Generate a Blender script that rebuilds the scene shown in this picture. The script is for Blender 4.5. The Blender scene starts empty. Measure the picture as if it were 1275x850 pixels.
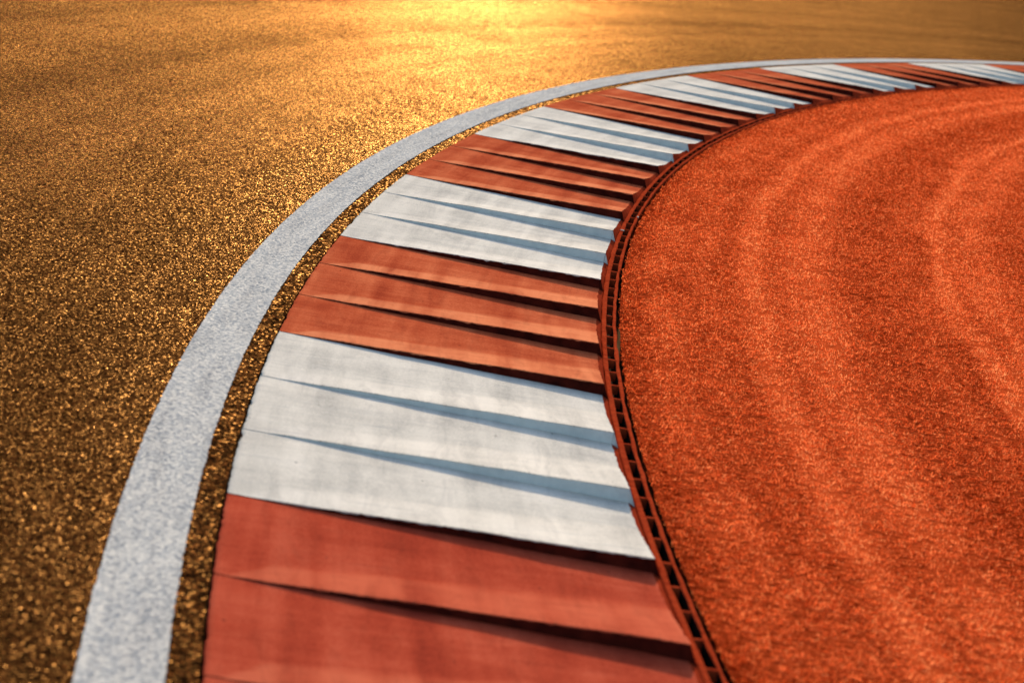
import bpy, math, random
import numpy as np
from mathutils import Vector

rng = np.random.default_rng(7)
random.seed(7)
sc = bpy.context.scene
C = sc.collection

# ------------------------------------------------------------------ layout (metres)
CX, CY = 32.5146, 9.5746            # centre of the bend
PHI0, DPHI = -0.093817, 0.0634048   # angle where a white block begins, angle of one block
R_LINE_OUT, R_LINE_IN = 33.676, 33.476
R_KERB = 33.392                     # kerb edge towards the track
R_TOP, R_FOOT = 32.180, 32.157      # top and foot of the kerb's end slope
R_SLOT_OUT, R_SLOT_IN, R_DRAIN_IN = 32.136, 32.109, 32.094
SKEW = -0.10                        # teeth are laid slightly off radial
H_TOOTH = 0.044
H_CAM, F_PX, PITCH, ROLL = 2.0, 2937.17, 0.2170166, 0.1640776
SUN_EL, SUN_AZ = math.radians(17.5), math.radians(-1.9)   # azimuth from +Y, positive to +X


def ang(k):
    return PHI0 + k * DPHI


def pt(r, k, z=0.0):
    a = ang(k)
    return (CX - r * math.cos(a), CY + r * math.sin(a), z)


def pol(r, k):
    a = PHI0 + np.asarray(k) * DPHI
    return CX - r * np.cos(a), CY + r * np.sin(a)


# ------------------------------------------------------------------ helpers
def tag(o, label=None, cat=None, group=None, kind=None):
    if label: o['label'] = label
    if cat: o['category'] = cat
    if group: o['group'] = group
    if kind: o['kind'] = kind
    return o


def mesh_obj(name, verts, faces, mats, parent=None, mat_idx=None, uvs=None, smooth=None, loc=(0, 0, 0), edge=None):
    me = bpy.data.meshes.new(name)
    me.from_pydata(verts, [], faces)
    for m in (mats if isinstance(mats, (list, tuple)) else [mats]):
        me.materials.append(m)
    if mat_idx is not None:
        me.polygons.foreach_set('material_index', mat_idx)
    if smooth is not None:
        me.polygons.foreach_set('use_smooth', smooth)
    if uvs is not None:
        lay = me.uv_layers.new(name='polar')
        vi = np.empty(len(me.loops), dtype=np.int32)
        me.loops.foreach_get('vertex_index', vi)
        lay.data.foreach_set('uv', np.asarray(uvs, dtype=np.float32)[vi].ravel())
    if edge is not None:
        at = me.attributes.new('edge', 'FLOAT', 'POINT')
        at.data.foreach_set('value', np.asarray(edge, dtype=np.float32))
    me.update()
    o = bpy.data.objects.new(name, me)
    C.objects.link(o)
    o.location = loc
    if parent: o.parent = parent
    return o


def empty(name, loc):
    o = bpy.data.objects.new(name, None)
    o.empty_display_size = 0.2
    C.objects.link(o)
    o.location = loc
    return o


class N:
    """short node builder"""
    def __init__(self, name):
        self.m = bpy.data.materials.new(name)
        self.m.use_nodes = True
        self.t = self.m.node_tree
        self.t.nodes.clear()
        self.out = self.t.nodes.new('ShaderNodeOutputMaterial')

    def n(self, kind, **kw):
        x = self.t.nodes.new('ShaderNode' + kind)
        for k, v in kw.items():
            setattr(x, k, v)
        return x

    def link(self, a, b):
        self.t.links.new(a, b)

    def set(self, sock, v):
        if hasattr(v, 'is_linked') or isinstance(v, bpy.types.NodeSocket):
            self.link(v, sock)
        else:
            sock.default_value = v

    def math(self, op, a, b=None, c=None, clamp=False):
        x = self.n('Math', operation=op, use_clamp=clamp)
        self.set(x.inputs[0], a)
        if b is not None: self.set(x.inputs[1], b)
        if c is not None: self.set(x.inputs[2], c)
        return x.outputs[0]

    def vmath(self, op, a, b=None, scale=None):
        x = self.n('VectorMath', operation=op)
        self.set(x.inputs[0], a)
        if b is not None: self.set(x.inputs[1], b)
        if scale is not None: self.set(x.inputs['Scale'], scale)
        return x.outputs['Value'] if op in ('LENGTH', 'DISTANCE', 'DOT_PRODUCT') else x.outputs[0]

    def ramp(self, fac, stops, interp='LINEAR'):
        x = self.n('ValToRGB')
        x.color_ramp.interpolation = interp
        e = x.color_ramp.elements
        while len(e) < len(stops): e.new(0.5)
        for el, (p, c) in zip(e, stops):
            el.position = p
            el.color = c if len(c) == 4 else (*c, 1)
        self.set(x.inputs[0], fac)
        return x.outputs[0]

    def mix(self, fac, a, b, mode='MIX'):
        x = self.n('Mix', data_type='RGBA', blend_type=mode)
        self.set(x.inputs[0], fac)
        self.set(x.inputs[6], a if not isinstance(a, tuple) else (*a[:3], 1))
        self.set(x.inputs[7], b if not isinstance(b, tuple) else (*b[:3], 1))
        return x.outputs[2]

    def noise(self, vec, scale, detail=2.0, rough=0.5, dist=0.0, dim='3D'):
        x = self.n('TexNoise', noise_dimensions=dim)
        self.set(x.inputs['Vector'], vec)
        x.inputs['Scale'].default_value = scale
        x.inputs['Detail'].default_value = detail
        x.inputs['Roughness'].default_value = rough
        x.inputs['Distortion'].default_value = dist
        return x.outputs[0], x.outputs[1]

    def voro(self, vec, scale, feature='F1', dim='2D', rand=1.0):
        x = self.n('TexVoronoi', voronoi_dimensions=dim, feature=feature)
        self.set(x.inputs['Vector'], vec)
        x.inputs['Scale'].default_value = scale
        x.inputs['Randomness'].default_value = rand
        return x

    def pos(self):
        return self.n('NewGeometry').outputs['Position']

    def uv(self, sx=1.0, sy=1.0):
        u = self.n('UVMap', uv_map='polar').outputs[0]
        return self.vmath('MULTIPLY', u, (sx, sy, 1.0))

    def bsdf(self, color, rough=0.6, normal=None, spec=0.5, **kw):
        b = self.n('BsdfPrincipled')
        self.set(b.inputs['Base Color'], color if not isinstance(color, tuple) else (*color[:3], 1))
        self.set(b.inputs['Roughness'], rough)
        self.set(b.inputs['Specular IOR Level'], spec)
        if normal is not None: self.link(normal, b.inputs['Normal'])
        for k, v in kw.items():
            self.set(b.inputs[k.replace('_', ' ')], v)
        return b

    def bump(self, h, strength=0.5, dist=0.01, normal=None):
        b = self.n('Bump')
        b.inputs['Strength'].default_value = strength
        b.inputs['Distance'].default_value = dist
        self.link(h, b.inputs['Height'])
        if normal is not None: self.link(normal, b.inputs['Normal'])
        return b.outputs[0]

    def done(self, b):
        self.link(b.outputs[0], self.out.inputs[0])
        return self.m


def radius_of(n, p):
    """distance from the centre of the bend, for patterns that follow the bend"""
    d = n.vmath('MULTIPLY', n.vmath('SUBTRACT', p, (CX, CY, 0)), (1, 1, 0))
    return n.vmath('LENGTH', d)


# ------------------------------------------------------------------ materials
def grains(n, p, scale):
    """stone chips: one random facet per voronoi cell plus the gaps between them"""
    wob = n.noise(p, 60, 2)[1]
    q = n.vmath('ADD', p, n.vmath('SCALE', n.vmath('SUBTRACT', wob, (.5, .5, .5)), scale=0.006))
    v = n.voro(q, scale)
    e = n.voro(q, scale, 'DISTANCE_TO_EDGE')
    return v.outputs['Color'], v.outputs['Distance'], e.outputs['Distance']


def asphalt_mat(name, s1, s2, tilt, shine_k, dark):
    n = N(name)
    p = n.pos()
    col, dist, edge = grains(n, p, s1)
    col2, dist2, edge2 = grains(n, p, s2)
    g = n.n('NewGeometry').outputs['Normal']
    f1 = n.vmath('MULTIPLY', n.vmath('SUBTRACT', col, (.5, .5, .5)), (tilt, tilt, 0.0))
    f2 = n.vmath('MULTIPLY', n.vmath('SUBTRACT', col2, (.5, .5, .5)), (tilt * .55, tilt * .55, 0.0))
    nrm = n.vmath('NORMALIZE', n.vmath('ADD', n.vmath('ADD', g, f1), f2))
    gap = n.math('MULTIPLY', edge, 5.0, clamp=True)
    nrm = n.bump(gap, 0.4, 0.003, nrm)
    sep = n.n('SeparateColor'); n.link(col, sep.inputs[0])
    stone = n.ramp(sep.outputs[2], [(0.0, (.004, .0016, .0008)), (.40, (.027, .0080, .0020)), (.8, (.120, .034, .0065)), (1.0, (.32, .100, .022))])
    low = n.noise(p, .9, 3, .6)[0]
    # rubbered racing lines that follow the bend
    r = radius_of(n, p)
    cmb = n.n('CombineXYZ'); n.set(cmb.inputs[0], n.math('MULTIPLY', r, 1.3))
    streak = n.noise(cmb.outputs[0], 1.0, 4, .65)[0]
    tint = n.math('ADD', n.math('MULTIPLY', low, .4), n.math('MULTIPLY', streak, 1.1))
    tint = n.math('SUBTRACT', tint, .05)
    film = n.ramp(tint, [(.42, (.40, .40, .40)), (.75, (1.0, 1.0, 1.0)), (1.0, (1.25, 1.25, 1.25))])
    color = n.mix(n.math('MULTIPLY', gap, 1.0), (.006, .0035, .002), stone)
    color = n.mix(1.0, color, n.ramp(tint, [(.42, (.55 * dark,) * 3), (.95, (1.25 * dark,) * 3)]), 'MULTIPLY')
    rough = n.math('ADD', .27, n.math('MULTIPLY', sep.outputs[0], .12))
    dif = n.n('BsdfDiffuse'); n.link(color, dif.inputs[0]); n.link(nrm, dif.inputs['Normal'])
    # mineral glints: some chips are far shinier than others
    shine = n.ramp(sep.outputs[1], [(0.0, (.001 * shine_k,) * 3), (.5, (.006 * shine_k,) * 3), (.72, (.030 * shine_k,) * 3), (.90, (.16 * shine_k,) * 3), (1.0, (.82 * shine_k,) * 3)])
    gcol = n.mix(1.0, shine, (1.0, .49, .15), 'MULTIPLY')
    gcol = n.mix(1.0, gcol, n.mix(gap, (.15, .15, .15), (1, 1, 1)), 'MULTIPLY')
    fr = n.n('Fresnel'); fr.inputs[0].default_value = 1.5
    gcol = n.mix(1.0, gcol, fr.outputs[0], 'MULTIPLY')
    gcol = n.mix(1.0, gcol, film, 'MULTIPLY')
    glo = n.n('BsdfAnisotropic', distribution='BECKMANN'); n.link(gcol, glo.inputs[0]); n.link(rough, glo.inputs['Roughness']); n.link(nrm, glo.inputs['Normal'])
    ad = n.n('AddShader'); n.link(dif.outputs[0], ad.inputs[0]); n.link(glo.outputs[0], ad.inputs[1])
    return n.done(ad)


def line_mat():
    n = N('white_line_paint')
    p = n.pos()
    col, dist, edge = grains(n, p, 118)
    sep = n.n('SeparateColor'); n.link(col, sep.inputs[0])
    uv = n.uv(1, 1)
    worn = n.noise(n.vmath('MULTIPLY', uv, (16, 1.3, 1)), 1.0, 4, .6)[0]
    fine = n.noise(p, 260, 3, .7)[0]
    fac = n.math('ADD', n.math('MULTIPLY', fine, 1.0), n.math('MULTIPLY', worn, .55))
    fac = n.math('ADD', fac, n.math('MULTIPLY', sep.outputs[1], .22))
    color = n.ramp(fac, [(.56, (.19, .18, .17)), (.72, (.33, .31, .283)), (.90, (.44, .41, .368)), (1.0, (.52, .485, .43))])
    g = n.n('NewGeometry').outputs['Normal']
    f1 = n.vmath('MULTIPLY', n.vmath('SUBTRACT', col, (.5, .5, .5)), (0.35, 0.35, 0.0))
    nrm = n.vmath('NORMALIZE', n.vmath('ADD', g, f1))
    nrm = n.bump(fine, .35, .004, nrm)
    return n.done(n.bsdf(color, .75, nrm, spec=0.0))


def kerb_paint(name, base, light, dark, kind, pale):
    n = N(name)
    p = n.pos()
    rad = n.uv(1, 1)                       # u: metres from the track-side edge, v: metres along the bend
    # tyre polish runs along the bend, trowel marks run across it
    tyre = n.noise(n.vmath('MULTIPLY', rad, (9.0, .45, 1)), 1.0, 3, .55)[0]
    trowel = n.noise(n.vmath('MULTIPLY', rad, (3.2, 22.0, 1)), 1.0, 6, .66, .8)[0]
    blotch = n.noise(p, 3.1, 5, .62)[0]
    fine = n.noise(p, 420, 2, .6)[0]
    sand = n.noise(p, 150, 4, .75)[0]
    a = n.math('ADD', n.math('MULTIPLY', tyre, .65 if kind == 'red' else .7), n.math('MULTIPLY', trowel, .30))
    a = n.math('ADD', a, n.math('MULTIPLY', blotch, .62))
    a = n.math('ADD', a, n.math('MULTIPLY', n.math('SUBTRACT', fine, .5), .85))
    a = n.math('ADD', a, n.math('MULTIPLY', n.math('SUBTRACT', sand, .5), .8))
    a = n.math('ADD', a, .02)
    color = n.ramp(n.math('SUBTRACT', a, .27 if kind == 'red' else .27), [(.28, dark), (.52, base), (.78, light)])
    # a few dark pits and pale scuffs
    v = n.voro(p, 5.2)
    vs = n.n('SeparateColor'); n.link(v.outputs['Color'], vs.inputs[0])
    pit = n.math('LESS_THAN', v.outputs['Distance'], n.math('MULTIPLY', n.math('SUBTRACT', vs.outputs[0], .72), .085))
    color = n.mix(pit, color, (.02, .012, .01))
    sc_n = n.noise(n.vmath('MULTIPLY', rad, (2.2, 9.0, 1)), 2.0, 6, .75, .6)[0]
    scuff = n.math('MULTIPLY', n.math('SUBTRACT', sc_n, .66), 7.0, clamp=True)
    color = n.mix(n.math('MULTIPLY', scuff, .55), color, light)
    # raised strip along each step painted paler: tyre polish plus sunlight on its tilt
    e = n.n('Attribute', attribute_name='edge').outputs['Fac']
    e = n.math('ADD', e, n.math('MULTIPLY', n.math('SUBTRACT', trowel, .5), .7))
    strip = n.math('SUBTRACT', 1.0, n.math('MULTIPLY', n.math('SUBTRACT', e, .80), 4.0, clamp=True), clamp=True)
    strip = n.math('MULTIPLY', strip, n.math('MULTIPLY', n.math('SUBTRACT', n.math('ADD', tyre, n.math('MULTIPLY', blotch, .6)), .45), 2.2, clamp=True))
    color = n.mix(n.math('MULTIPLY', strip, .75 if kind == 'red' else .35), color, pale)
    if True:
        gr = n.noise(n.vmath('MULTIPLY', rad, (3.0, 60.0, 1)), 1.0, 5, .7, .8)[0]
        grime = n.math('MULTIPLY', n.math('SUBTRACT', gr, .56), 6.0, clamp=True)
        color = n.mix(n.math('MULTIPLY', grime, .6), color, (.27, .265, .26) if kind == 'white' else (.13, .018, .010))
    # paint knocked off along the raised edges, and stains rubbed in along the bend
    ee = n.n('Attribute', attribute_name='edge').outputs['Fac']
    cn = n.noise(p, 95, 4, .7)[0]
    chipm = n.math('MULTIPLY', n.math('SUBTRACT', n.math('SUBTRACT', cn, .545), n.math('MULTIPLY', ee, .5)), 14.0, clamp=True)
    color = n.mix(n.math('MULTIPLY', chipm, .8), color, (.23, .19, .16) if kind == 'white' else (.13, .05, .03))
    stn = n.noise(n.vmath('MULTIPLY', rad, (13.0, 2.1, 1)), 1.0, 6, .72, 1.1)[0]
    stain = n.math('MULTIPLY', n.math('SUBTRACT', stn, .50), 5.0, clamp=True)
    color = n.mix(n.math('MULTIPLY', stain, .30), color, (.25, .225, .20) if kind == 'white' else (.17, .028, .014))
    h = n.math('ADD', n.math('MULTIPLY', trowel, .8), n.math('MULTIPLY', fine, .18))
    h = n.math('ADD', h, n.math('MULTIPLY', n.noise(p, 130, 3, .6)[0], .25))
    nrm = n.bump(h, .55, .004)
    return n.done(n.bsdf(color, .8, nrm, spec=0.0))


def plain_mat(name, c1, c2, scale, rough=.8, bump=.4, spec=.2):
    n = N(name)
    p = n.pos()
    a, _ = n.noise(p, scale, 5, .65)
    color = n.ramp(a, [(.3, c1), (.7, c2)])
    nrm = n.bump(a, bump, .006)
    return n.done(n.bsdf(color, rough, nrm, spec=0.0))


def band_profile(n, p):
    """pile brushed lighter in rings that follow the kerb: returns 0..1"""
    r = radius_of(n, p)
    wob = n.noise(p, .55, 3, .6)[0]
    wob2 = n.noise(p, 3.2, 3, .6)[0]
    r = n.math('ADD', r, n.math('MULTIPLY', n.math('SUBTRACT', wob, .5), .22))
    r = n.math('ADD', r, n.math('MULTIPLY', n.math('SUBTRACT', wob2, .5), .10))
    tot = None
    for c, w, amp in ((31.46, .055, .85), (31.78, .07, .38), (31.22, .10, .50), (30.44, .055, .9), (30.18, .07, .45),
                      (29.55, .08, .7), (29.2, .1, .5), (28.5, .1, .7), (27.4, .12, .8), (26.3, .15, .8), (24.9, .2, .8)):
        d = n.math('DIVIDE', n.math('SUBTRACT', r, c), w)
        gsn = n.math('MULTIPLY', n.math('EXPONENT', n.math('MULTIPLY', n.math('MULTIPLY', d, d), -.5)), amp)
        tot = gsn if tot is None else n.math('ADD', tot, gsn)
    return tot


def turf_mat(fibre):
    n = N('red_turf_fibre' if fibre else 'red_turf_backing')
    p = n.pos()
    band = band_profile(n, p)
    rr = radius_of(n, p)
    warp = n.noise(p, .8, 3, .6)[0]
    cb = n.n('CombineXYZ'); n.set(cb.inputs[0], n.math('ADD', n.math('MULTIPLY', rr, 3.4), n.math('MULTIPLY', warp, 1.3)))
    arcs = n.noise(cb.outputs[0], 1.0, 3, .6)[0]
    edge_shade = n.math('MULTIPLY', n.math('SUBTRACT', n.math('ADD', rr, n.math('MULTIPLY', warp, .12)), 31.97), 4.0, clamp=True)  # pile by the drain darkened in colour, standing in for edge shadow
    clump = n.noise(n.vmath('MULTIPLY', p, (.62, 1.0, 1.0)), 50, 3, .6)[0]
    blotch = n.noise(p, 17, 4, .65)[0]
    big = n.noise(p, 1.9, 4, .6)[0]
    a = n.math('ADD', n.math('ADD', n.math('MULTIPLY', band, .34), .11), n.math('MULTIPLY', blotch, .32))
    a = n.math('ADD', a, n.math('MULTIPLY', n.math('SUBTRACT', arcs, .5), .62))
    a = n.math('ADD', a, n.math('MULTIPLY', n.math('SUBTRACT', clump, .5), 1.5))
    a = n.math('ADD', a, n.math('MULTIPLY', big, .42))
    a = n.math('SUBTRACT', a, n.math('MULTIPLY', edge_shade, .16))
    if fibre:
        a = n.math('ADD', a, n.math('MULTIPLY', n.math('SUBTRACT', n.n('NewGeometry').outputs['Random Per Island'], .5), .75))
        color = n.ramp(n.math('SUBTRACT', a, .12), [(.12, (.26, .022, .004)), (.36, (.74, .090, .018)), (.64, (.92, .200, .055)), (1.0, (.95, .38, .14))])
        b = n.bsdf(color, .6, None, spec=.0)
        tr = n.n('BsdfTranslucent'); n.link(color, tr.inputs[0])
        mx = n.n('MixShader'); mx.inputs[0].default_value = .5
        n.link(b.outputs[0], mx.inputs[1]); n.link(tr.outputs[0], mx.inputs[2])
        return n.done(mx)
    color = n.ramp(a, [(.25, (.14, .011, .002)), (.75, (.60, .080, .018))])
    nrm = n.bump(n.noise(p, 160, 4, .7)[0], 1.0, .012)
    return n.done(n.bsdf(color, .9, nrm, spec=0.0))


M_ASPH = asphalt_mat('asphalt', 172, 390, .30, .92, .75)
M_VERGE = asphalt_mat('coarse_dull_asphalt', 112, 260, .75, .40, .95)
M_LINE = line_mat()
M_RED = kerb_paint('red_kerb_paint', (.42, .074, .027), (.58, .145, .058), (.26, .035, .014), 'red', (.66, .215, .092))
M_RED_NEAR = kerb_paint('near_red_kerb_paint', (.37, .050, .022), (.48, .090, .044), (.22, .027, .014), 'red', (.52, .115, .055))  # deeper red, used on the nearest red block
M_WHITE = kerb_paint('white_kerb_paint', (.555, .492, .405), (.69, .61, .505), (.35, .315, .27), 'white', (.73, .65, .55))
M_RISER_RED = plain_mat('red_riser_shaded', (.022, .004, .003), (.085, .011, .006), 14, .85, .5, .1)  # darkened copy of the red: shade of the camera-facing risers painted in
M_RISER_WHITE = plain_mat('white_riser_paint', (.46, .465, .43), (.57, .57, .52), 22, .8, .3, .1)
M_END = plain_mat('red_end_slope_paint', (.17, .017, .006), (.30, .036, .012), 30, .8, .5, .15)
M_DRAIN = plain_mat('red_drain_edge', (.20, .018, .006), (.40, .050, .014), 40, .75, .5, .2)
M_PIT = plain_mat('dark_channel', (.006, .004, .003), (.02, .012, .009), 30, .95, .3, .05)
M_CONC = plain_mat('dark_bedding_concrete', (.02, .014, .010), (.05, .034, .024), 30, .95, .6, .1)
M_GROUND = plain_mat('dry_ground', (.07, .045, .025), (.14, .09, .05), 2.0, .95, .6, .1)
M_BLOCKER = plain_mat('horizon_blocker_green', (.018, .026, .010), (.05, .055, .022), .05, .95, .6, .0)  # dark green for the added, unseen ring on the horizon
M_TURF = turf_mat(False)
M_FIBRE = turf_mat(True)
M_CHIP = plain_mat('pale_stone', (.55, .42, .28), (.75, .62, .45), 60, .8, .4, .2)


# ------------------------------------------------------------------ setting: ground, asphalt, line, bedding, turf
def ring(name, radii, seg, z, mat, a0=0.0, a1=2 * math.pi, closed=True, zfun=None):
    verts, faces = [], []
    ns = seg if closed else seg + 1
    for r in radii:
        for i in range(ns):
            a = a0 + (a1 - a0) * i / seg
            zz = z if zfun is None else zfun(r)
            verts.append((CX - r * math.cos(a), CY + r * math.sin(a), zz))
    for j in range(len(radii) - 1):
        for i in range(seg):
            i2 = (i + 1) % ns if closed else i + 1
            faces.append((j * ns + i, (j + 1) * ns + i, (j + 1) * ns + i2, j * ns + i2))
    o = mesh_obj(name, verts, faces, mat)
    up = o.data.polygons[0].normal.z
    if up < 0: o.data.flip_normals()
    return tag(o, kind='structure')


ring('ground', [0.01, 20, 60, 200, 900], 180, -0.16, M_GROUND)
ring('asphalt_verge', [R_KERB + .008, R_LINE_IN + .004], 720, -.0005, M_VERGE)
ring('asphalt_track', [R_LINE_IN + .004, R_LINE_OUT, 34.2, 35, 37, 40, 46, 55, 70, 100, 160, 300, 800], 720, 0.0, M_ASPH)
ring('kerb_bedding', [R_DRAIN_IN - .01, R_KERB + .05], 720, -0.07, M_CONC)
ring('turf_ground', [0.01, 10, 20, 26, 29, 31, R_DRAIN_IN - .016], 720, 0.0, M_TURF)

# added unseen hill-shaped ring, blocks low sky from reflecting in the asphalt
def horizon_blocker():
    n, rows = 240, 10
    verts, faces = [], []
    ph = [random.random() * 6.28 for _ in range(9)]
    for j in range(rows + 1):
        f = j / rows
        for i in range(n):
            a = 2 * math.pi * i / n
            top = 72 + sum((11 / (1 + q * .5)) * math.sin(a * (2 + 3 * q) + ph[q]) for q in range(7))
            rr = 420 + 330 * f + 6 * math.sin(a * 31 + j)
            z = -1 + (top + 3 * math.sin(a * 53 + j * 2)) * math.sin(min(1, f * 1.25) * math.pi / 2) * (1 if f < .85 else .93)
            verts.append((CX + rr * math.cos(a), CY + rr * math.sin(a), z))
    for j in range(rows):
        for i in range(n):
            k = (i + 1) % n
            faces.append((j * n + i, j * n + k, (j + 1) * n + k, (j + 1) * n + i))
    tag(mesh_obj('horizon_blocker', verts, faces, M_BLOCKER, smooth=[True] * len(faces)), kind='structure')
horizon_blocker()

# white edge line: a thin coat of paint with a ragged edge
def edge_line():
    k0, k1 = -4.0, 22.0
    n = 3600
    ks = np.linspace(k0, k1, n + 1)
    j = rng.normal(0, .0013, (2, n + 1))
    j += np.interp(ks, np.linspace(k0, k1, 300), rng.normal(0, .0006, 300))
    rows = [R_LINE_IN + j[0], R_LINE_IN + .05 + 0 * ks, R_LINE_OUT - .05 + 0 * ks, R_LINE_OUT + j[1]]
    verts, uvs, faces = [], [], []
    for q, r in enumerate(rows):
        x, y = pol(r, ks)
        verts += [(a, b, .004) for a, b in zip(x, y)]
        uvs += [(rr, kk * DPHI * 33.5) for rr, kk in zip(r, ks)]
    m = n + 1
    for q in range(3):
        faces += [(q * m + i, (q + 1) * m + i, (q + 1) * m + i + 1, q * m + i + 1) for i in range(n)]
    o = mesh_obj('white_edge_line', verts, faces, M_LINE, uvs=uvs)
    if o.data.polygons[0].normal.z < 0: o.data.flip_normals()
    tag(o, kind='structure')
edge_line()


# ------------------------------------------------------------------ kerb blocks: three ramped teeth each
def smoothstep(x):
    x = np.clip(x, 0, 1)
    return x * x * (3 - 2 * x)


def tooth(parent, k_near, k_far, white, last, origin, seed):
    r_ = np.random.default_rng(seed)
    NS, NT = 72, 30
    start = .03 + .05 * r_.random()
    s = np.linspace(0, 1, NS + 1)
    t = np.linspace(0, 1, NT + 1)
    hn = H_TOOTH * np.clip((s - start) / (1 - start), 0, 1) ** .92 * (1 + r_.normal(0, .03))
    hn = hn + .0008 * np.interp(s, np.linspace(0, 1, 14), r_.normal(0, 1, 14)) * smoothstep((s - start) * 6)
    hn = np.maximum(hn, .0)
    rag = r_.normal(0, .0013, NT + 1) - .006 * (r_.random(NT + 1) < .16) * r_.random(NT + 1)   # ragged paint edge at the track side
    rag_end = r_.normal(0, .0012, NT + 1)
    verts, uvs, faces, mi, sm = [], [], [], [], []
    base = .0075
    tc = .16 + .40 * s                                                       # crease that fans out from the tip of the riser

    def add(r, k, z, u, v):
        x, y, _ = pt(r, k)
        verts.append((x - origin[0], y - origin[1], z))
        uvs.append((u, v))
        return len(verts) - 1

    grid, edge = [], []
    near_wob = np.interp(s, np.linspace(0, 1, 9), r_.normal(0, .0011, 9))     # slightly uneven edge, in blocks
    for i in range(NS + 1):
        row = []
        for j in range(NT + 1):
            rr = R_KERB + (R_TOP - R_KERB) * s[i]
            if i == 0: rr += rag[j]
            if i == NS: rr += rag_end[j]
            kk = k_near + (k_far - k_near) * t[j] + SKEW * s[i]
            if j == 0: kk += near_wob[i]
            if j == NT: kk += .004                                            # tucks under the next riser
            z = base + hn[i] * (.34 * (1 - t[j]) + .66 * max(0, 1 - t[j] / tc[i])) - .0015 * smoothstep(np.array(t[j] * 4 - 3))
            row.append(add(rr, kk, z, R_KERB - rr, kk * DPHI * 33))
            edge.append(t[j] / tc[i] + 1.2 * max(0, .12 - s[i]) / .12)
        grid.append(row)
    for i in range(NS):
        for j in range(NT):
            faces.append((grid[i][j], grid[i][j + 1], grid[i + 1][j + 1], grid[i + 1][j])); mi.append(0); sm.append(True)
    # riser towards the camera side, slightly undercut, chipped along its top edge
    top, chip, low = [], [], []
    for i in range(NS + 1):
        x, y, z = verts[grid[i][0]]
        u, v = uvs[grid[i][0]]
        kk = k_near + SKEW * s[i]
        rr = R_KERB + (R_TOP - R_KERB) * s[i]
        top.append(len(verts)); verts.append((x, y, z)); uvs.append((u, v))
        c = min(.9 * max(hn[i], 0), .0022 + abs(r_.normal(0, .0022)))
        x2, y2, _ = pt(rr, kk + near_wob[i] + .0006)
        chip.append(len(verts)); verts.append((x2 - origin[0], y2 - origin[1], z - c)); uvs.append((u, v))
        x3, y3, _ = pt(rr, kk + near_wob[i] + .003)
        low.append(len(verts)); verts.append((x3 - origin[0], y3 - origin[1], -.07)); uvs.append((u, v))
    for i in range(NS):
        faces.append((top[i], top[i + 1], chip[i + 1], chip[i])); mi.append(0); sm.append(False)
        faces.append((chip[i], chip[i + 1], low[i + 1], low[i])); mi.append(1); sm.append(False)
    # end slope down to the drain
    a, b = [], []
    for j in range(NT + 1):
        x, y, z = verts[grid[NS][j]]
        kk = k_near + (k_far - k_near) * t[j] + SKEW
        a.append(len(verts)); verts.append((x, y, z - .0005)); uvs.append(uvs[grid[NS][j]])
        x2, y2, _ = pt(R_FOOT + .001, kk - .006 * (1 - t[j]))
        b.append(len(verts)); verts.append((x2 - origin[0], y2 - origin[1], -.002)); uvs.append((1.24, uvs[grid[NS][j]][1]))
    for j in range(NT):
        faces.append((a[j], a[j + 1], b[j + 1], b[j])); mi.append(2); sm.append(False)
    # close the near side of the end slope, then the track-side edge
    w = len(verts); x, y, _ = pt(R_FOOT + .001, k_near + SKEW + .002); verts.append((x - origin[0], y - origin[1], -.07)); uvs.append((1.24, 0))
    faces.append((top[NS], b[0], w, low[NS])); mi.append(1); sm.append(False)
    c0 = []
    for j in range(NT + 1):
        x, y, z = verts[grid[0][j]]
        c0.append(len(verts)); verts.append((x, y, -.07)); uvs.append(uvs[grid[0][j]])
    for j in range(NT):
        faces.append((grid[0][j + 1], grid[0][j], c0[j], c0[j + 1])); mi.append(1); sm.append(False)
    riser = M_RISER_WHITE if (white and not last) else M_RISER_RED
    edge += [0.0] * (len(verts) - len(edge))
    o = mesh_obj('ramp_slab', verts, faces, [M_WHITE if white else (M_RED_NEAR if k_far < .01 else M_RED), riser, M_END], parent, mi, uvs, sm, edge=edge)
    return o


ORD = ['first', 'second', 'third', 'fourth', 'fifth', 'sixth', 'seventh', 'eighth', 'ninth', 'tenth', 'eleventh', 'twelfth']
white_no = red_no = 0
for kb in range(-2, 17):
    white = kb % 2 == 0
    if kb < -1:
        label = 'white kerb block next to the large red one that the bottom edge cuts off'
    elif white:
        label = {0: 'largest white painted kerb block, three ramped teeth, nearest to the camera'}.get(
            kb, '%s white kerb block counted from the camera along the bend' % ORD[white_no])
        white_no += 1
    else:
        label = {-1: 'largest red painted kerb block, in the foreground before the big white one'}.get(
            kb, '%s red kerb block counted from the camera along the bend' % ORD[red_no])
        red_no += 1
    ox, oy, _ = pt(32.8, kb + .5)
    root = tag(empty('kerb_block', (ox, oy, 0)), label, 'kerb block', 'red and white kerb blocks round the bend', 'thing')
    for j in range(3):
        tooth(root, kb + j / 3, kb + (j + 1) / 3, white, j == 0, (ox, oy), 1000 + kb * 7 + j)


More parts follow.
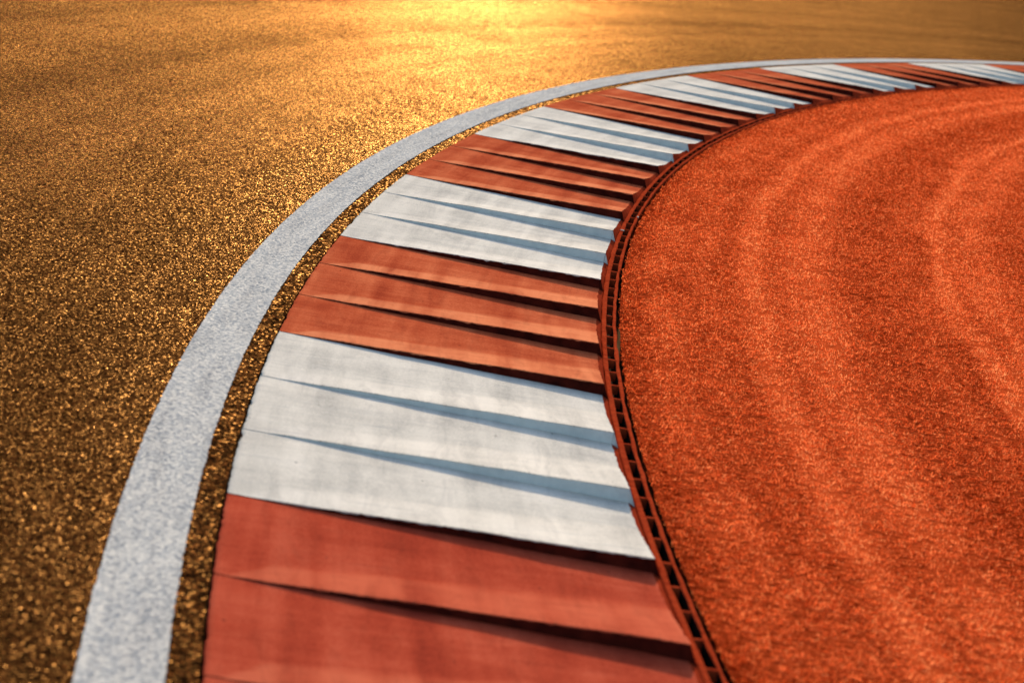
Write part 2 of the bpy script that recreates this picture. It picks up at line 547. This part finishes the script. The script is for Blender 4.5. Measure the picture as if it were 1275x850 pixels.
# ------------------------------------------------------------------ slot drain along the foot of the kerb
def strip_solid(name, r_out, r_in, z_top, z_bot, k0, k1, n, mat, parent, jit=.001, bevel=.003, dark_side=None):
    ks = np.linspace(k0, k1, n + 1)
    w = lambda s: np.interp(ks, np.linspace(k0, k1, n // 3), rng.normal(0, s, n // 3))
    wo, wi, wz = w(jit), w(jit), w(jit * .8)
    prof = [(r_out + wo, z_bot + 0 * ks), (r_out + wo, z_top - bevel + wz), (r_out - bevel + wo, z_top + wz),
            (r_in + bevel + wi, z_top + wz), (r_in + wi, z_top - bevel + wz), (r_in + wi, z_bot + 0 * ks)]
    verts, faces = [], []
    for r, z in prof:
        x, y = pol(r, ks)
        verts += list(zip(x.tolist(), y.tolist(), z.tolist()))
    m = n + 1; q = len(prof)
    for a in range(q):
        b = (a + 1) % q
        faces += [(a * m + i, a * m + i + 1, b * m + i + 1, b * m + i) for i in range(n)]
    faces += [tuple(a * m for a in range(q)), tuple(a * m + n for a in reversed(range(q)))]
    mi = [0] * len(faces)
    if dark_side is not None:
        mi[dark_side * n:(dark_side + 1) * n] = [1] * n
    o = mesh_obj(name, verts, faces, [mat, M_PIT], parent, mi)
    return o


drain = tag(empty('slot_drain', (0, 0, 0)), 'narrow red slot drain with ladder crossbars between kerb and turf', 'drain', None, 'thing')
KD0, KD1 = -3.0, 17.0
strip_solid('edge_rail', R_FOOT, R_SLOT_OUT, .006, -.10, KD0, KD1, 1500, M_DRAIN, drain, .0012, .003, 4)
strip_solid('edge_rail', R_SLOT_IN, R_DRAIN_IN, .007, -.10, KD0, KD1, 1500, M_DRAIN, drain, .0016, .003, 0)
strip_solid('channel_floor', R_SLOT_OUT + .002, R_SLOT_IN - .002, -.085, -.11, KD0, KD1, 300, M_PIT, drain, .0)


def bar_geo(k, verts, faces):
    hw = .0050 + .0015 * rng.random()
    dk = hw / (32.12 * DPHI)
    sk = rng.normal(0, .0012) / (DPHI * 32)
    z1 = .003 + rng.normal(0, .0008)
    i0 = len(verts)
    for z in (z1 - .035, z1):
        for r, s in ((R_SLOT_OUT + .003, sk), (R_SLOT_IN - .003, -sk)):
            for d in (-dk, dk):
                verts.append(pt(r, k + s + d, z))
    faces += [tuple(i0 + q for q in f) for f in ((0, 1, 3, 2), (4, 6, 7, 5), (0, 4, 5, 1), (2, 3, 7, 6), (0, 2, 6, 4), (1, 5, 7, 3))]


bar_ks = [-.45 + .1038 * i + random.gauss(0, .002) for i in range(-6, 160)]
bar_ks = [k for k in bar_ks if k < KD1 - .1]
rest_v, rest_f = [], []
for i, k in enumerate(bar_ks):
    if i < 99:
        v, f = [], []
        bar_geo(k, v, f)
        mesh_obj('crossbar', v, f, M_DRAIN, drain)
    else:
        bar_geo(k, rest_v, rest_f)
o = mesh_obj('crossbar', rest_v, rest_f, M_DRAIN, drain)
o['kind'] = 'stuff'


# two pale chips lying on the drain
def chip(r, k, size, label):
    n = 9
    verts = []
    for zz, sc_ in ((0, .8), (.5, 1.0), (1, .6)):
        for i in range(n):
            a = 2 * math.pi * i / n
            q = sc_ * size * (.75 + .5 * random.random())
            verts.append((q * 1.5 * math.cos(a), q * .8 * math.sin(a), zz * size * .8))
    faces = [tuple(reversed(range(n))), tuple(range(2 * n, 3 * n))]
    for l in range(2):
        faces += [(l * n + i, l * n + (i + 1) % n, (l + 1) * n + (i + 1) % n, (l + 1) * n + i) for i in range(n)]
    o = mesh_obj('stone_chip', verts, faces, M_CHIP, loc=pt(r, k, .007))
    o.rotation_euler[2] = random.random() * 3
    tag(o, label, 'stone chip', None, 'thing')


chip(32.143, 2.72, .008, 'small pale stone chip lying on the kerb side rail of drain')
chip(32.098, 2.98, .007, 'tiny pale chip lying on the turf side rail of drain')


# ------------------------------------------------------------------ turf fibres
def fibres():
    cam = np.array([0.0, 0.0, H_CAM])
    P = []; L = []; W = []
    def region(d0, d1, dens, length, width):
        # sample ground points by distance from the camera's foot, keep those on the turf
        th0, th1 = math.radians(-6), math.radians(24)
        area = .5 * (th1 - th0) * (d1 ** 2 - d0 ** 2)
        n = int(area * dens)
        th = rng.uniform(th0, th1, n); d = np.sqrt(rng.uniform(d0 ** 2, d1 ** 2, n))
        x, y = d * np.sin(th), d * np.cos(th)
        r = np.hypot(x - CX, y - CY)
        ok = r < R_DRAIN_IN - .009 - np.abs(rng.normal(0, .005, n))
        x, y = x[ok], y[ok]
        P.append(np.stack([x, y], 1))
        L.append(length * rng.uniform(.55, 1.35, len(x))); W.append(width * rng.uniform(.7, 1.4, len(x)))
    region(4.2, 6.5, 30000, .013, .0022)
    region(6.5, 9, 23000, .013, .0024)
    region(9, 13, 16000, .013, .0027)
    region(13, 19, 9000, .013, .0034)
    region(19, 30, 4000, .014, .0052)
    P = np.concatenate(P); L = np.concatenate(L); W = np.concatenate(W)
    n = len(P)
    # tufts and gaps: smooth random field, thin where it is low, longer where it is high
    tile = rng.random((512, 512))
    def field(step):
        u, v = P[:, 0] / (step * 1.5), P[:, 1] / step
        iu, iv = np.floor(u).astype(int), np.floor(v).astype(int)
        fu, fv = u - iu, v - iv
        fu, fv = fu * fu * (3 - 2 * fu), fv * fv * (3 - 2 * fv)
        g = lambda a, b: tile[(iu + a) % 512, (iv + b) % 512]
        return (g(0, 0) * (1 - fu) + g(1, 0) * fu) * (1 - fv) + (g(0, 1) * (1 - fu) + g(1, 1) * fu) * fv
    tuft = .6 * field(.013) + .4 * field(.031)
    keep = tuft + rng.normal(0, .04, n) > .385
    L *= .48 + .78 * tuft
    P, L, W, tuft = P[keep], L[keep], W[keep], tuft[keep]
    n = len(P)
    # clumped lean: low-frequency random field plus a brushing direction along the bend
    fx = sum(np.sin(P[:, 0] * a + P[:, 1] * b + c) for a, b, c in ((71, 23, 1), (-38, 88, 2), (130, -61, 3), (19, -140, 4)))
    fy = sum(np.sin(P[:, 0] * a + P[:, 1] * b + c) for a, b, c in ((63, -45, 5), (97, 34, 6), (-150, 42, 0), (-27, 120, 2)))
    lean = np.stack([fx * .22 + rng.normal(0, .42, n), fy * .22 - .15 + rng.normal(0, .42, n)], 1)
    tip = np.empty((n, 3)); tip[:, 0] = P[:, 0] + lean[:, 0] * L; tip[:, 1] = P[:, 1] + lean[:, 1] * L
    tip[:, 2] = L * rng.uniform(.55, 1.0, n)
    a = rng.uniform(0, math.pi, n)
    side = np.stack([np.cos(a) * W * .5, np.sin(a) * W * .5], 1)
    V = np.empty((n, 3, 3), dtype=np.float32)
    V[:, 0, :2] = P - side; V[:, 0, 2] = -.001
    V[:, 1, :2] = P + side; V[:, 1, 2] = -.001
    V[:, 2] = tip
    me = bpy.data.meshes.new('turf_fibres')
    me.vertices.add(3 * n); me.loops.add(3 * n); me.polygons.add(n)
    me.vertices.foreach_set('co', V.ravel())
    me.loops.foreach_set('vertex_index', np.arange(3 * n, dtype=np.int32))
    me.polygons.foreach_set('loop_start', np.arange(0, 3 * n, 3, dtype=np.int32))
    me.update()
    me.validate()
    me.materials.append(M_FIBRE)
    o = bpy.data.objects.new('turf_fibres', me)
    C.objects.link(o)
    tag(o, 'short red artificial turf pile inside the bend', 'artificial turf', None, 'stuff')
    print('fibres', n)
fibres()


# ------------------------------------------------------------------ light
w = bpy.data.worlds.new('World'); sc.world = w; w.use_nodes = True
nt = w.node_tree
bg = nt.nodes['Background']
sky = nt.nodes.new('ShaderNodeTexSky')
sky.sky_type = 'NISHITA'
sky.sun_disc = False
sky.sun_elevation = SUN_EL
sky.sun_rotation = SUN_AZ
sky.altitude = 0; sky.air_density = 1.0; sky.dust_density = 1.0; sky.ozone_density = 1.0
nt.links.new(sky.outputs[0], bg.inputs[0])
bg.inputs[1].default_value = .15

sl = bpy.data.lights.new('sun', 'SUN')
sl.energy = 3.4
sl.angle = math.radians(.5)
sl.color = (1.0, .85, .66)
so = bpy.data.objects.new('sun', sl)
C.objects.link(so)
d = Vector((math.sin(SUN_AZ) * math.cos(SUN_EL), math.cos(SUN_AZ) * math.cos(SUN_EL), math.sin(SUN_EL)))
so.rotation_euler = d.to_track_quat('Z', 'Y').to_euler()
so.location = d * 50

# ------------------------------------------------------------------ camera
cd = bpy.data.cameras.new('camera')
cam = bpy.data.objects.new('camera', cd)
C.objects.link(cam)
cd.sensor_fit = 'HORIZONTAL'; cd.sensor_width = 36
cd.lens = F_PX / 1275 * 36
cd.clip_start = .1; cd.clip_end = 3000
R0 = Vector((1, 0, 0)); U0 = Vector((0, math.sin(PITCH), math.cos(PITCH))); F0 = Vector((0, math.cos(PITCH), -math.sin(PITCH)))
c_, s_ = math.cos(ROLL), math.sin(ROLL)
right = c_ * R0 + s_ * U0
up = -s_ * R0 + c_ * U0
from mathutils import Matrix
mt = Matrix((right, up, -F0)).transposed().to_4x4()
mt.translation = Vector((0, 0, H_CAM))
cam.matrix_world = mt
cd.dof.use_dof = True
cd.dof.focus_distance = 11.2
cd.dof.aperture_fstop = cd.lens / 24.0
cd.dof.aperture_blades = 9
sc.camera = cam

sc.view_settings.view_transform = 'Standard'
sc.view_settings.look = 'None'
sc.view_settings.gamma = 1
sc.view_settings.use_curve_mapping = False
sc.view_settings.exposure = 1.05
sc.cycles.max_bounces = 6
sc.cycles.use_denoising = True
sc.cycles.sample_clamp_indirect = 4
